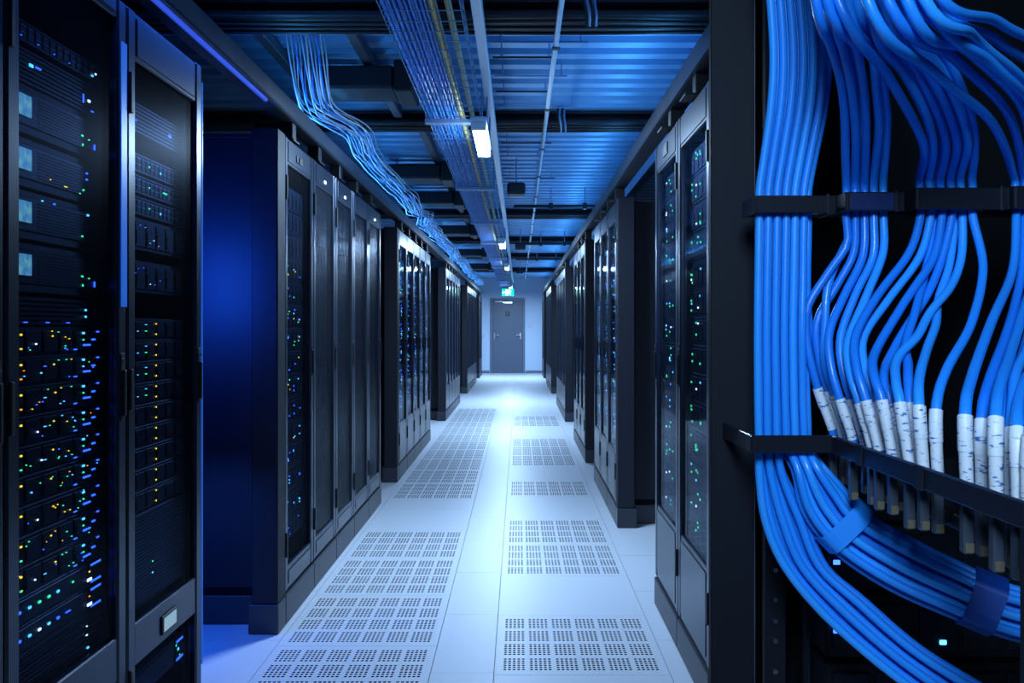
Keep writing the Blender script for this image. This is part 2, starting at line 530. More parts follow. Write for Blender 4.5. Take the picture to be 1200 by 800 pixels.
def cabinet(side, y0, W, label, style, pane, detail, near_end=False, badge=0, group=None):
    """One cabinet; local +x is its front, local y runs 0..W along the aisle."""
    if side == 'L':
        t = thing('server_cabinet', label, 'server cabinet', (XLF, y0, 0), 0, group); ny = 0.
    else:
        t = thing('server_cabinet', label, 'server cabinet', (XRF, y0 + W, 0), math.pi, group); ny = W
    sgn = -1 if ny == 0 else 1
    k = (round(W, 3), style)
    e = .003
    put('plinth', cached(k + ('pl',), lambda: MB().box(-DC, 0, e, W - e, .001, .118, 'plinth', .004), 'plinth'), t)
    for yy, nm in ((e, 'a'), (W - e - .018, 'b')):
        put('side_panel', cached(k + ('sp', nm), lambda: MB().box(-DC + .02, -.034, yy, yy + .018, .15, HC - .02, 'panel', .002), 'side_panel'), t)
    put('top_panel', cached(k + ('tp',), lambda: MB().box(-DC, -.032, e, W - e, HC - .02, HC, 'panel', .003), 'top_panel'), t)
    put('bottom_panel', cached(k + ('bp',), lambda: MB().box(-DC, -.032, e, W - e, .122, .15, 'inner', .003), 'bottom_panel'), t)
    put('back_panel', cached(k + ('bk',), lambda: MB().box(-DC, -DC + .018, e, W - e, .15, HC - .02, 'inner'), 'back_panel'), t)
    if detail >= 1:
        for yy, nm in ((.023, 'a'), (W - .048, 'b')):
            put('mounting_rail', cached(k + ('mr', nm), lambda: MB().box(-.07, -.045, yy, yy + .024, .152, HC - .022, 'black'), 'mounting_rail'), t)
    # door
    gz0 = {'tall': .225, 'kick': .44, 'band': .47}[style]
    gz1 = {'tall': 1.87, 'kick': 1.86, 'band': 1.86 if badge != 9 else 1.93}[style]
    s = .042

    def frame():
        b = MB()
        b.box(-.03, -.004, .004, .004 + s, .128, HC - .006, 'frame', .005)
        b.box(-.03, -.004, W - .004 - s, W - .004, .128, HC - .006, 'frame', .005)
        b.box(-.028, -.007, .004 + s, W - .004 - s, gz1, HC - .008, 'frame', .003)
        if style == 'band':
            b.box(-.028, -.007, .004 + s, W - .004 - s, gz0 - .105, gz0, 'frame', .003)
            b.box(-.028, -.007, .004 + s, W - .004 - s, .13, .16, 'frame', .003)
        else:
            b.box(-.028, -.007, .004 + s, W - .004 - s, .13, gz0, 'frame', .003)
            if detail:
                b.box(-.007, -.0035, .004 + s + .012, W - .004 - s - .012, .15, gz0 - .02, 'frame', .0015)
        if detail:
            b.box(-.007, -.004, .004 + s + .01, W - .004 - s - .01, gz1 + .012, HC - .02, 'frame', .001)
        return b
    dr = put('door', cached(k + ('door', gz1, detail > 0), frame, 'door'), t)
    put('glass_pane', cached(k + ('pane', pane, gz1), lambda: MB().box(-.02, -.014, .004 + s, W - .004 - s, gz0, gz1, pane), 'glass_pane'), dr)
    if style == 'band':
        put('glass_pane', cached(k + ('pane2', pane), lambda: MB().box(-.02, -.014, .004 + s, W - .004 - s, .16, gz0 - .105, pane), 'glass_pane'), dr)
    fy = W - .025 if ny == 0 else .025          # handle on the far stile
    hy = .012 if ny == 0 else W - .012
    if detail:
        def handle():
            b = MB(); b.box(-.0045, -.002, fy - .010, fy + .010, .98, 1.14, 'black', .001)
            b.box(-.002, .005, fy - .0055, fy + .0055, .99, 1.10, 'black', .002)
            b.tube([(-.002, fy, 1.122), (.002, fy, 1.122)], .005, 'screw')
            return b
        put('handle', cached(k + ('hd', side), handle, 'handle'), dr)
        for z in (.27, 1.72) if detail == 1 else (.27, 1.0, 1.72):
            put('hinge', cached(k + ('hg', side, z), lambda: MB().box(-.004, .004, hy - .007, hy + .007, z, z + .10, 'black', .002), 'hinge'), dr)
    if badge == 1:                              # dark square badge on the top rail
        b = MB(); b.box(-.004, .0, W * .36, W * .42, 1.90, 1.93, 'black', .002); b.box(-.004, 0, W * .46, W * .56, 1.90, 1.93, 'black', .002)
        put('badge', b, dr)
    elif badge == 2:
        put('badge', MB().box(-.004, 0, W * .42, W * .60, 1.895, 1.945, 'black', .002), dr)
    elif badge == 3:
        put('badge', MB().box(-.004, -.001, W * .46, W * .52, 1.90, 1.915, 'led_white', .002), dr)
    if near_end:
        a, b_ = (-.112, -.001) if sgn < 0 else (W + .001, W + .112)
        mb = MB(); mb.box(-.105, -.002, a, b_, .12, HC - .002, 'panel', .005); put('end_post', mb, t)
        mb = MB(); mb.box(-.118, 0, a, b_, .001, .118, 'plinth', .004); put('end_plinth', mb, t)
    return t


# server faces -------------------------------------------------------
def server_mesh(kind, W, h, var=0):
    """Chassis with its front at local x = -.10 (bays, ports and grilles are its own relief)."""
    rr = random.Random('%s %.3f %.3f %d' % (kind, W, h, var))
    b = MB()
    y0, y1 = .052, W - .052
    b.box(-.75, -.112, y0, y1, .001, h - .001, 'chassis')
    b.box(-.112, -.104, y0 - .003, y1 + .003, .001, h - .001, 'chassis' if kind != 'lit' else 'bezel', .0015)
    L = y1 - y0
    if kind == 'switch':
        b.box(-.104, -.1015, y0, y1, .002, .006, 'bezel'); b.box(-.104, -.1015, y0, y1, h - .006, h - .002, 'bezel')
        for i in range(12):
            for zz in (.3, .62):
                yy = y0 + L * (.08 + .07 * i)
                b.box(-.104, -.1025, yy, yy + L * .045, h * zz - .006, h * zz + .006, 'port')
                b.box(-.1026, -.1015, yy, yy + L * .045, h * zz + .006, h * zz + .0075, 'steel')
    elif kind == 'lcd':
        b.box(-.104, -.1005, y0, y1, h * .18, h * .86, 'bezel', .002)
        for i in range(9):
            b.box(-.1006, -.0995, y0 + L * .30, y0 + L * .80, h * (.24 + .065 * i), h * (.26 + .065 * i), 'chassis')
    elif kind == 'blade':
        for i in range(6):
            yy = y0 + L * (.02 + .162 * i)
            b.box(-.104, -.1005, yy, yy + L * .148, h * .12, h * .86, 'chassis', .001)
            b.box(-.1005, -.0995, yy + .004, yy + L * .10, h * .66, h * .74, 'bezel')
            b.box(-.1005, -.0985, yy + .004, yy + .009, h * .2, h * .6, 'bezel')
    elif kind == 'lit':
        b.box(-.104, -.1005, y0, y0 + L * .80, h * .1, h * .9, 'bezel', .002)
        b.box(-.104, -.099, y0 + L * .83, y1, h * .08, h * .92, 'chassis', .002)
        b.box(-.099, -.0985, y0 + L * .85, y0 + L * .97, h * .12, h * .2, 'led_blue')
        b.box(-.099, -.0985, y0 + L * .85, y0 + L * .97, h * .8, h * .88, 'led_blue')
    elif kind in ('grille', 'pale'):
        n = max(4, int(h / .009))
        mt = 'grille' if kind == 'pale' else 'bezel'
        for i in range(n):
            b.box(-.104, -.1005, y0 + .006, y1 - .006, h * (i + .15) / n, h * (i + .62) / n, mt)
    elif kind == 'far':
        b.box(-.104, -.1005, y0, y1, h * .08, h * .9, 'chassis', .001)
        for i in range(16):
            c = rr.choice(['blue', 'cyan', 'green', 'blue', 'blue', 'white', 'cyan'])
            yy = y0 + L * rr.random() * .95; zz = h * rr.uniform(.12, .85)
            b.box(-.1005, -.096, yy, yy + .012, zz, zz + .007, 'led_' + c)
    return b


def server(side, cy, W, z, h, kind, label, cat, leds=(), var=0, group=None, name='rack_server'):
    me = cached(('srv', kind, round(W, 3), round(h, 4), var), lambda: server_mesh(kind, W, h, var), name)
    loc = (XLF + .062, cy, z) if side == 'L' else (XRF - .062, cy + W, z)
    rz = 0 if side == 'L' else math.pi
    o = tag(put(name, me, None, loc, rz), label, cat, group)
    for (yy, zz, c, w, hh) in leds:
        if name != 'x' and cy < 2.5 and side == 'L': w, hh = round(w * .62, 4), round(hh * .66, 4)
        q = put('indicator_light', led_mesh(c, w, hh), o, (-.1005, yy, zz))
    return o


def fill(side, cy, W, phrase, ztop, zbot, hgt, style, group):
    """Fill a cabinet from the top with servers of height hgt."""
    n = int((ztop - zbot) / hgt)
    for i in range(n):
        z = ztop - (i + 1) * hgt
        L = []
        if style == 'bluegreen':      # first cabinet of the second left block
            if i > 2:
                for q in range(R.randint(6, 9)):
                    c = R.choice(['yellow', 'green', 'green', 'cyan', 'blue', 'blue'] if z > .62 else ['cyan', 'blue', 'blue', 'cyan'])
                    L.append((R.choice([.08, .10, .17, .19, .26, .28, .34, .36]) + R.uniform(-.006, .006), R.uniform(.2, .8) * hgt, c, .009, .005))
            desc = 'server with blue and green lights' if i > 2 else 'dark unlit server'
        elif style == 'dim':
            if 3 < i:
                for q in range(R.randint(1, 3)):
                    c = R.choice(['yellow', 'green', 'green', 'cyan'])
                    L.append((R.uniform(.07, .16), R.uniform(.2, .8) * hgt, c, .008, .005))
            desc = 'dark server with few lights'
        elif style == 'green':
            for q in range(R.randint(3, 5)):
                c = R.choice(['green', 'green', 'green', 'cyan', 'white'])
                L.append((R.choice([.09, .10, .17, .20, .24]) + R.uniform(-.006, .006), R.uniform(.2, .8) * hgt, c, .010, .007))
            desc = 'black server with green lights'
        else:
            desc = 'black server with blue lights'
        server(side, cy, W, z, hgt, 'far' if style == 'far' else 'blade',
               '%s, %s from the top, %s' % (desc, ORD[i], phrase), 'server', L, R.randint(0, 3) if style == 'far' else 0, group)


BL = ['first', 'second', 'third', 'fourth', 'fifth', 'sixth']
# near left block: cabinets A and B (and one cut by the frame edge)
WN = .487
ya = 1.57
cabinet('L', ya - WN, WN, 'dark cabinet nearest the camera on the left, only its edge in frame', 'band', 'smoked', 1)
cA = cabinet('L', ya, WN, 'glass-doored cabinet full of yellow and blue lights, beside the camera', 'band', 'clear', 2, badge=9)
cB = cabinet('L', ya + WN, WN, 'glass-doored cabinet with pale grille and small lit window in its door band', 'band', 'clear', 2)
A = 'in the cabinet beside the camera'
gA = 'equipment in the cabinet beside the camera'
server('L', ya, WN, 1.765, .044, 'switch', 'thin black network switch with port rows, topmost %s' % A, 'network switch',
       [(.105 + .06 * i, .01, 'blue', .005, .003) for i in range(4)] + [(.385, .012, 'cyan', .012, .006), (.40, .02, 'white', .008, .006)], 0, gA, 'network_switch')
server('L', ya, WN, 1.685, .072, 'grille', 'black vented unit with blue glow under the switch %s' % A, 'server',
       [(.14, .04, 'cyan', .02, .01), (.165, .042, 'blue', .03, .005), (.37, .03, 'white', .014, .009), (.345, .03, 'blue', .004, .03), (.385, .01, 'blue', .016, .004)], 0, gA)
for i, zc in enumerate((1.637, 1.531, 1.427, 1.322)):
    if i == 1:
        ll = [(.36, .07, 'blue', .010, .006), (.36, .056, 'blue', .010, .006), (.345, .03, 'green', .008, .006), (.33, .02, 'green', .006, .004), (.21, .03, 'yellow', .006, .003), (.27, .025, 'yellow', .02, .003)]
    elif i == 2:
        ll = [(.18, .085, 'cyan', .010, .004), (.225, .085, 'blue', .010, .005), (.365, .08, 'cyan', .012, .007), (.34, .03, 'green', .008, .006)]
    else:
        ll = [(.34, .045, 'green', .012, .006), (.37, .042, 'green', .008, .004), (.342, .025, 'green', .006, .008), (.395, .03, 'blue', .005, .02)]
    o = server('L', ya, WN, zc - .052, .10, 'lcd', 'storage unit with lit screen, %s of four %s' % (ORD[i], A), 'storage unit', ll, 0, gA, 'storage_unit')
    put('screen', cached('lcdscreen', lambda: MB().box(0, .004, 0, .062, 0, .042, 'lcd', .001), 'screen'), o, (-.0995, .075, .034))
server('L', ya, WN, 1.205, .058, 'grille', 'vented unit below the four lit screens %s' % A, 'server',
       [(.355, .035, 'cyan', .010, .007), (.355, .02, 'cyan', .010, .007), (.12, .006, 'blue', .02, .003), (.2, .006, 'blue', .02, .003), (.28, .006, 'blue', .02, .003)], 0, gA)
hb = .0595
for i in range(9):
    z = 1.203 - (i + 1) * hb
    ll = [(.105, hb * .72, 'yellow', .010, .006), (.222 + R.uniform(-.01, .01), hb * .66, 'yellow', .007, .005)]
    if R.random() < .7: ll.append((.105, hb * .25, R.choice(['yellow', 'yellow', 'amber', 'green']), .010, .005))
    for q in range(3): ll.append((.25 + .022 * q + R.uniform(-.01, .01), R.choice([.3, .55, .8]) * hb, R.choice(['green', 'green', 'cyan', 'yellow']), .007, .003))
    ll += [(.345, hb * .75, 'cyan', .016, .007), (.36, hb * .3, 'blue', .05, .006), (.39, hb * .5, 'blue', .024, .006), (.41, hb * .8, 'blue', .016, .005), (.31, hb * .15, 'blue', .02, .004), (.345, hb * .5, R.choice(['green', 'cyan']), .008, .005)]
    if R.random() < .6: ll.append((.15 + R.uniform(-.02, .03), hb * .4, R.choice(['white', 'amber', 'cyan', 'green']), .007, .005))
    if R.random() < .6: ll.append((.19, hb * R.uniform(.3, .7), R.choice(['blue', 'cyan']), .014, .003))
    for q in range(6): ll.append((R.uniform(.09, .41), hb * R.uniform(.12, .85), R.choice(['yellow', 'green', 'green', 'cyan', 'blue', 'blue', 'amber']), .005, .0035))
    server('L', ya, WN, z, hb, 'blade', 'server with yellow and blue lights, %s of nine %s' % (ORD[i], A), 'server', ll, 0, gA)
z = 1.203 - 9 * hb
for i in range(2):
    z -= .056
    ll = [(.10 + .035 * q, .03, c, .014, .008) for q, c in enumerate(['blue', 'cyan', 'green', 'green', 'cyan'] if i == 0 else ['blue', 'cyan', 'white', 'cyan', 'blue'])]
    ll += [(.30, .032, 'green', .010, .006)] if i == 0 else [(.28, .03, 'blue', .03, .004)]
    ll += [(.372, .016, 'white', .03, .010), (.372, .034, 'yellow' if i == 0 else 'amber', .008, .005)]
    server('L', ya, WN, z, .056, 'lit', 'flat server with bright blue corner, %s of two %s' % (['upper', 'lower'][i], A), 'server', ll, 0, gA)
server('L', ya, WN, z - .10, .10, 'grille', 'black perforated unit below the blue-lit servers %s' % A, 'server',
       [(.36, .07, 'white', .006, .004), (.36, .05, 'white', .008, .005), (.365, .02, 'cyan', .012, .007)], 0, gA)
# cabinet B
yb = ya + WN
B = 'in the pale-grille cabinet'
gB = 'equipment in the cabinet with the pale grille'
server('L', yb, WN, 1.70, .08, 'grille', 'vented unit with bright blue light, topmost %s' % B, 'server',
       [(.082, .035, 'cyan', .022, .014), (.12, .03, 'blue', .02, .004), (.33, .035, 'blue', .03, .012)], 0, gB)
for i, zz in enumerate((1.60, 1.545, 1.49)):
    server('L', yb, WN, zz, .05, 'switch', 'thin network switch, %s of three %s' % (ORD[i], B), 'network switch',
           [(.09, .03, 'blue', .006, .006), (.2, .025, 'green', .01, .005)] + ([(.30, .025, 'green', .04, .006)] if i == 1 else [(.27, .02, 'cyan', .006, .01)]), 0, gB, 'network_switch')
for i, zz in enumerate((1.40, 1.29)):
    server('L', yb, WN, zz, .085, 'blade', 'drive shelf with outlined bays, %s of two %s' % (['upper', 'lower'][i], B), 'server',
           [(.08 + .03 * q + R.uniform(-.008, .008), R.uniform(.2, .8) * .085, R.choice(['cyan', 'blue', 'white']), .004, .003) for q in range(7)], 0, gB)
hb2 = .056
for i in range(9):
    z = 1.225 - (i + 1) * hb2
    ll = [(.083, hb2 * .7, 'yellow', .012, .008), (.083, hb2 * .25, R.choice(['yellow', 'cyan', 'blue', 'green']), .012, .007),
          (.105, hb2 * R.uniform(.2, .8), 'blue', .014, .006), (.242, hb2 * .75, 'yellow', .007, .006), (.242, hb2 * .25, 'yellow', .007, .006)]
    if i < 4:
        ll += [(.13, hb2 * .4, 'cyan', .014, .003), (.18, hb2 * .4, 'green', .014, .004), (.18, hb2 * .7, 'cyan', .014, .003)]
    server('L', yb, WN, z, hb2, 'blade', 'server with yellow light dots, %s of nine %s' % (ORD[i], B), 'server', ll, 0, gB)
server('L', yb, WN, .478, .24, 'pale', 'pale ribbed grille unit under the nine servers %s' % B, 'server',
       [(.09, .20, 'cyan', .012, .008), (.085, .15, 'cyan', .014, .012), (.10, .14, 'blue', .012, .012), (.09, .08, 'blue', .01, .005), (.10, .05, 'cyan', .02, .005), (.22, .1, 'green', .006, .006), (.22, .07, 'cyan', .008, .006)], 0, gB)
server('L', yb, WN, .24, .075, 'lit', 'flat unit behind the lower pane %s' % B, 'server',
       [(.39, .04, 'cyan', .014, .012), (.375, .055, 'green', .01, .008), (.40, .02, 'green', .008, .006)], 0, gB)
dA = [c for c in cA.children if c.name.startswith('door')][0]
put('edge_reflection', MB().box(-.0035, -.0015, WN - .034, WN - .006, 1.25, 1.88, 'edge'), dA)['label'] = 'blue reflection built as a glowing strip on the far door edge'  # reflected blue on the stile, put in as a glow
dB = [c for c in cB.children if c.name.startswith('door')][0]
mb = MB(); mb.box(-.007, -.002, .20, .30, .385, .435, 'black', .002); mb.box(-.002, -.0012, .21, .29, .392, .428, 'window'); put('window_plate', mb, dB)
put('edge_reflection', MB().box(-.012, -.0015, WN - .0035, WN - .001, .2, 1.93, 'edge'), dB)['label'] = 'thin blue reflection built as a glowing strip on the far door edge'

blocks = [
    # side, block number, first y, cabinets, width, style, panes, fill style, server height, detail
    ('L', 2, 3.445, 5, .478, 'tall'), ('L', 3, 6.72, 5, .478, 'kick'), ('L', 4, 11.1, 5, .52, 'kick'), ('L', 5, 15.7, 7, .475, 'kick'), ('L', 6, 20.4, 3, .47, 'kick'),
    ('R', 1, 2.66, 2, .53, 'kick'), ('R', 2, 5.22, 3, .50, 'kick'), ('R', 3, 7.7, 3, .50, 'kick'), ('R', 4, 11.0, 5, .49, 'kick'), ('R', 5, 15.7, 6, .475, 'kick'), ('R', 6, 20.4, 3, .47, 'kick')]
LOOK = {'tall': 'tall glass-doored black cabinet', 'kick': 'black cabinet with solid lower door panel'}
for side, bn, y, n, W, style in blocks:
    sname = 'left' if side == 'L' else 'right'
    for i in range(n):
        if (side, bn) == ('L', 2):
            det, pane = 1, 'clear' if i == 0 else 'mesh'
            badge = (1, 3, 3, 0, 3)[i]
        elif (side, bn) == ('R', 1):
            det, pane, badge = 1, 'smoked', (0, 2)[i]
        elif bn <= 3:
            det, pane, badge = 1, 'smoked', 0
        else:
            det, pane, badge = 0, 'smoked', 0
        phrase = '%s cabinet, %s %s block' % (ORD[i], BL[bn - 1], sname)
        cabinet(side, y + i * W, W, '%s, %s from the camera in the %s %s block' % (LOOK[style], ORD[i], BL[bn - 1], sname), style, pane, det,
                near_end=(i == 0 and not (side == 'R' and bn == 1)), badge=badge, group='%s row cabinets, %s block' % (sname, BL[bn - 1]))
        gr = 'servers in the %s %s block' % (BL[bn - 1], sname)
        z0 = .16 if style == 'tall' else .36
        if (side, bn) == ('L', 2):
            fill(side, y + i * W, W, phrase, 1.80, .22, .10, 'bluegreen' if i == 0 else 'dim', gr)
        elif (side, bn) == ('R', 1):
            fill(side, y + i * W, W, phrase, 1.84, .40, .10, 'green', gr)
        elif bn <= 3:
            fill(side, y + i * W, W, phrase, 1.84, .42, .19, 'far', gr)
        elif bn == 4:
            fill(side, y + i * W, W, phrase, 1.84, .42, .34, 'far', gr)
        else:
            fill(side, y + i * W, W, phrase, 1.84, .42, .70, 'far', gr)

# ------------------------------------------------------------------ rails above the rows
for side, x0, x1, ys, ye in (('L', -1.02, -.945, .9, 21.8), ('R', .592, .667, 2.0, 21.8)):
    nm = 'left' if side == 'L' else 'right'
    t = thing('overhead_rail', 'dark metal rail running above the %s cabinets' % nm, 'rail', (0, 0, 0))
    mb = MB(); mb.box(x0, x1, ys, ye, 2.068, 2.152, 'rail', .004)
    put('beam', mb, t)
    face = x1 if side == 'L' else x0
    q = .004 if side == 'L' else -.004
    mb = MB(); mb.box(face, face + q, ys, ye, 2.068, 2.08, 'frame', .001); put('lower_lip', mb, t)
    step = .956
    y = 3.6 if side == 'L' else 2.9
    while y < 21.5:
        mb = MB(); mb.box(x0 + .01, x1 - .01, y, y + .06, 1.987, 2.067, 'black', .003)
        mb.box(x0 - .03, x1 + .0, y - .02, y + .08, 1.987, 1.994, 'black')
        on = any(s2 == side and yy - .05 < y < yy + n2 * w2_ - .1 for s2, _, yy, n2, w2_, _ in blocks)
        if on: put('bracket', mb, t)
        y += step / 2
    # short cable tubes lying between rail and cabinet tops
    y = 3.7 if side == 'L' else 2.75
# blue light strip under the near left rail
tag(put('light_strip', MB().box(-.962, -.9465, 1.0, 3.22, 2.052, 2.0665, 'strip', .004)),
    'glowing blue light strip under the rail above the near left cabinets', 'light strip')

# ------------------------------------------------------------------ ceiling services
ZT = 2.245
t = thing('wire_mesh_tray', 'long silvery wire mesh tray hanging along the aisle ceiling', 'cable tray', (0, 0, 0))
XT0, XT1 = -.455, -.190
mb = MB()
def wire(x0, y0, z0, x1, y1, z1, r=.0019):
    mb.tube([(x0, y0, z0), (x1, y1, z1)], r, 'steel', 4, False)
ye, ys = 21.6, 1.2
for i in range(8):
    x = XT0 + (XT1 - XT0) * i / 7
    wire(x, ys, ZT, x, ye, ZT)
for x in (XT0, XT1):
    for z in (ZT + .03, ZT + .06): wire(x, ys, z, x, ye, z)
y = ys
while y < ye:
    wire(XT0, y, ZT - .004, XT1, y, ZT - .004)
    for x in (XT0, XT1): wire(x, y, ZT, x, y, ZT + .06)
    y += .1
put('wire_mesh', mb, t)
y = 2.2
while y < ye:
    mb = MB()
    mb.box(XT0 - .012, XT1 + .012, y - .02, y + .02, ZT - .03, ZT - .008, 'steel', .003)
    for x in (XT0 - .007, XT1 + .007): mb.tube([(x, y, ZT - .02), (x, y, ZC)], .004, 'steel', 6)
    put('hanger', mb, t)
    y += 2.05
for i in range(16):
    x = XT0 + .014 + .0088 * i
    z = ZT + .0105 + (i % 2) * .0155
    cp = []
    y = 1.25
    while y < 21.6:
        cp.append((x + R.uniform(-.0012, .0012), y, z + R.uniform(0, .001))); y += 1.1
    mb = MB().tube(spline(cp, 2), .0072, ['blue', 'blue2', 'blue3'][i % 3], 6)
    tag(put('data_cable', mb), 'blue cable among the bundle lying in the ceiling mesh tray', 'cable', 'blue cables in the ceiling tray')
for i, (x, r_) in enumerate(((-.285, .013), (-.232, .012))):
    mb = MB().tube([(x, 1.2, ZT + .004 + r_), (x, 21.5, ZT + .004 + r_)], r_, 'pipe', 12)
    tag(put('yellow_pipe', mb), 'straight yellow pipe lying in the ceiling tray, %s the lamp track' % ('nearer to' if i else 'farther from'), 'pipe', 'yellow pipes in the ceiling tray')
# lamp track and lamps
XK = -.150
t = thing('lamp_track', 'slim pale lamp track running beside the ceiling mesh tray', 'lamp track', (0, 0, 0))
put('track', MB().box(XK - .02, XK + .02, 1.2, 21.5, 2.335, 2.375, 'conduit', .003), t)
y = 2.4
while y < 21.4:
    put('hanger', MB().tube([(XK, y, 2.375), (XK, y, ZC)], .004, 'steel', 6), t); y += 2.05
LY = (-.7, 4.4, 9.9, 13.7, 20.3)
XLAMP = -.205
for i, y in enumerate(LY):
    x = XLAMP if i else -.1
    zb = 2.30 if i == 0 else ZT + .02
    x = -.192
    lb = 'white glowing tube lamp under the lamp track, %s along the aisle' % (ORD[i - 1] if i else 'just behind the camera')
    l = thing('ceiling_lamp', lb, 'lamp', (x, y, 2.165), 0, 'lamps along the aisle ceiling')
    put('lamp_housing', MB().box(-.04, .04, -.34, .34, .016, .042, 'conduit', .006), l)
    for e_ in (-.2, .2):
        mb = MB(); mb.tube([(.01, e_, .03), (.036, e_, .06), (.036, e_, .17)], .006, 'steel', 6); put('suspension_arm', mb, l)
    put('diffuser', MB().box(-.032, .032, -.31, .31, -.02, .016, 'lamp' if i else 'lamp_dim', .010), l)
    for e_ in (-.325, .325):
        put('end_cap', MB().box(-.036, .036, e_ - .014, e_ + .014, -.022, .016, 'conduit', .004), l)
# conduit on the right
t = thing('white_conduit', 'straight white conduit clipped under the deck right of the tray', 'conduit', (0, 0, 0))
put('pipe', MB().tube([(.157, 1.2, 2.40), (.157, Y1 - .01, 2.40)], .0115, 'conduit', 10), t)
y = 2.6
while y < 21.8:
    mb = MB(); mb.box(.140, .174, y - .015, y + .015, 2.384, 2.389, 'black'); mb.tube([(.157, y, 2.412), (.157, y, ZC)], .004, 'steel', 6)
    put('clip', mb, t); y += 1.03
# transverse dark beams and ducts
def hp(x0, x1, y0, y1, z0, z1, mbx):
    mbx.box(x0, x1, y0, y1, z0, z1, 'beam', .004)
full = (3.36, 5.12, 9.35, 12.2, 14.9, 18.5)
for i, y in enumerate(full):
    t = thing('ceiling_beam', 'dark steel beam crossing under the deck, %s along the aisle' % ORD[i], 'beam', (0, y, 0), 0, 'dark beams crossing the ceiling')
    mb = MB()
    mb.box(-2.4, .82, 0, .22, 2.43, 2.45, 'beam', .003); mb.box(-2.4, .82, .10, .12, 2.45, ZC - .004, 'beam'); mb.box(-2.4, .82, .02, .2, ZC - .02, ZC - .004, 'beam')
    put('girder', mb, t)
    for k in range(3):
        q = MB(); q.tube(spline([(-1.6, .04 + .06 * k, 2.418), (-.6, .05 + .06 * k, 2.416 + .003 * k), (.2, .03 + .07 * k, 2.418), (.8, .05 + .05 * k, 2.417)], 6), .008, 'black', 6)
        put('strapped_cable', q, t)
duct = (4.02, 6.45, 7.75, 10.3, 13.4, 16.4)
for i, y in enumerate(duct):
    t = thing('duct_box', 'short black duct box under the deck left of the tray, %s along the aisle' % ORD[i], 'duct', (0, y, 0), 0, 'black duct boxes left of the ceiling tray')
    xa, xb = -1.05 + .05 * (i % 2), -.50
    put('duct_body', MB().box(xa, xb - .09, 0, .26, 2.33, 2.44, 'beam', .012), t)
    put('end_flange', MB().box(xb - .088, xb, -.02, .28, 2.31, 2.46, 'black', .008), t)
    for x in (xa + .06, xb - .14):
        put('hanger', MB().tube([(x, .13, 2.44), (x, .13, ZC)], .005, 'steel', 6), t)
# slim stringers under the deck on the left
for i, (x, y0_, y1_) in enumerate(((-.72, 3.6, 5.1), (-1.12, 3.6, 5.1), (-.62, 5.4, 9.3), (-.62, 9.7, 12.1))):
    mb = MB(); mb.box(x - .025, x + .025, y0_, y1_, 2.455, 2.505, 'rail', .004)
    tag(put('ceiling_stringer', mb), 'slim grey stringer under the deck %s' % ('between the first two beams, nearer the tray', 'between the first two beams, farther from the tray', 'between the second and third beams', 'between the third and fourth beams')[i], 'stringer')
for i, y in enumerate((8.0, 11.6, 14.2)):
    t = thing('cross_pipe', 'thin dark pipe crossing right of the tray, %s along the aisle' % ORD[i], 'pipe', (0, y, 0), 0, 'thin pipes crossing the ceiling right side')
    put('pipe', MB().tube([(-.05, 0, 2.34), (.80, 0, 2.34)], .016, 'beam', 8), t)
    for x in (.30, .62):
        mb = MB(); mb.tube([(x, 0, 2.34), (x, 0, ZC)], .005, 'steel', 6); mb.box(x - .02, x + .02, -.025, .025, 2.31, 2.37, 'black', .006); put('hanger', mb, t)
for i, (y, xb_) in enumerate(((3.72, .30), (3.93, .17), (4.22, .24), (4.5, .17), (4.82, .33), (5.75, .22), (6.2, .17), (7.1, .30))):
    t = thing('cross_rod', 'thin steel rod crossing from the tray to the white conduit, %s along the aisle' % ORD[i], 'rod', (0, y, 0), 0, 'thin rods between tray and conduit')
    put('rod', MB().tube([(-.12, 0, 2.445), (xb_, 0, 2.445)], .005, 'beam' if i % 2 else 'steel', 6), t)
    for x in (-.08, xb_ - .03): put('hanger', MB().tube([(x, 0, 2.44), (x, 0, ZC)], .0035, 'steel', 6), t)
# clamps hanging on the two near beams
for i, (x, y) in enumerate(((.275, 3.30), (.255, 5.08))):
    t = thing('cable_clamp', 'cluttered cable clamp on the %s beam right of the conduit' % ('first' if i == 0 else 'second'), 'clamp', (x, y, 2.40))
    put('bracket', MB().box(-.02, .02, -.02, .0, -.03, .10, 'steel', .003), t)
    for k in range(4):
        put('cable_loop', MB().tube(spline([(-.02 + .012 * k, -.03, .11), (-.03 + .014 * k, -.05, .05), (-.02 + .013 * k, -.06, -.0 - .01 * (k % 2)), (-.015 + .012 * k, -.02, -.04)], 5), .006, ['black', 'grey_cable', 'black', 'steel'][k], 6), t)
# dark boxes beside the lamps
for i, (x, y, s_) in enumerate(((-.02, 6.6, 1.), (.02, 11.25, 1.), (.02, 16.2, .9))):
    t = thing('black_speaker_box', 'black box hanging under the deck just past the %s lamp' % ORD[i], 'speaker', (x, y, 2.27))
    put('box_body', MB().box(-.07, .07, -.07, .07, -.045 * s_, .045 * s_, 'black', .015), t)
    put('grille', MB().box(-.055, .055, -.074, -.069, -.032, .032, 'beam', .002), t)
    put('hanger', MB().tube([(0, 0, .04), (0, 0, ZC - 2.27)], .006, 'steel', 6), t)
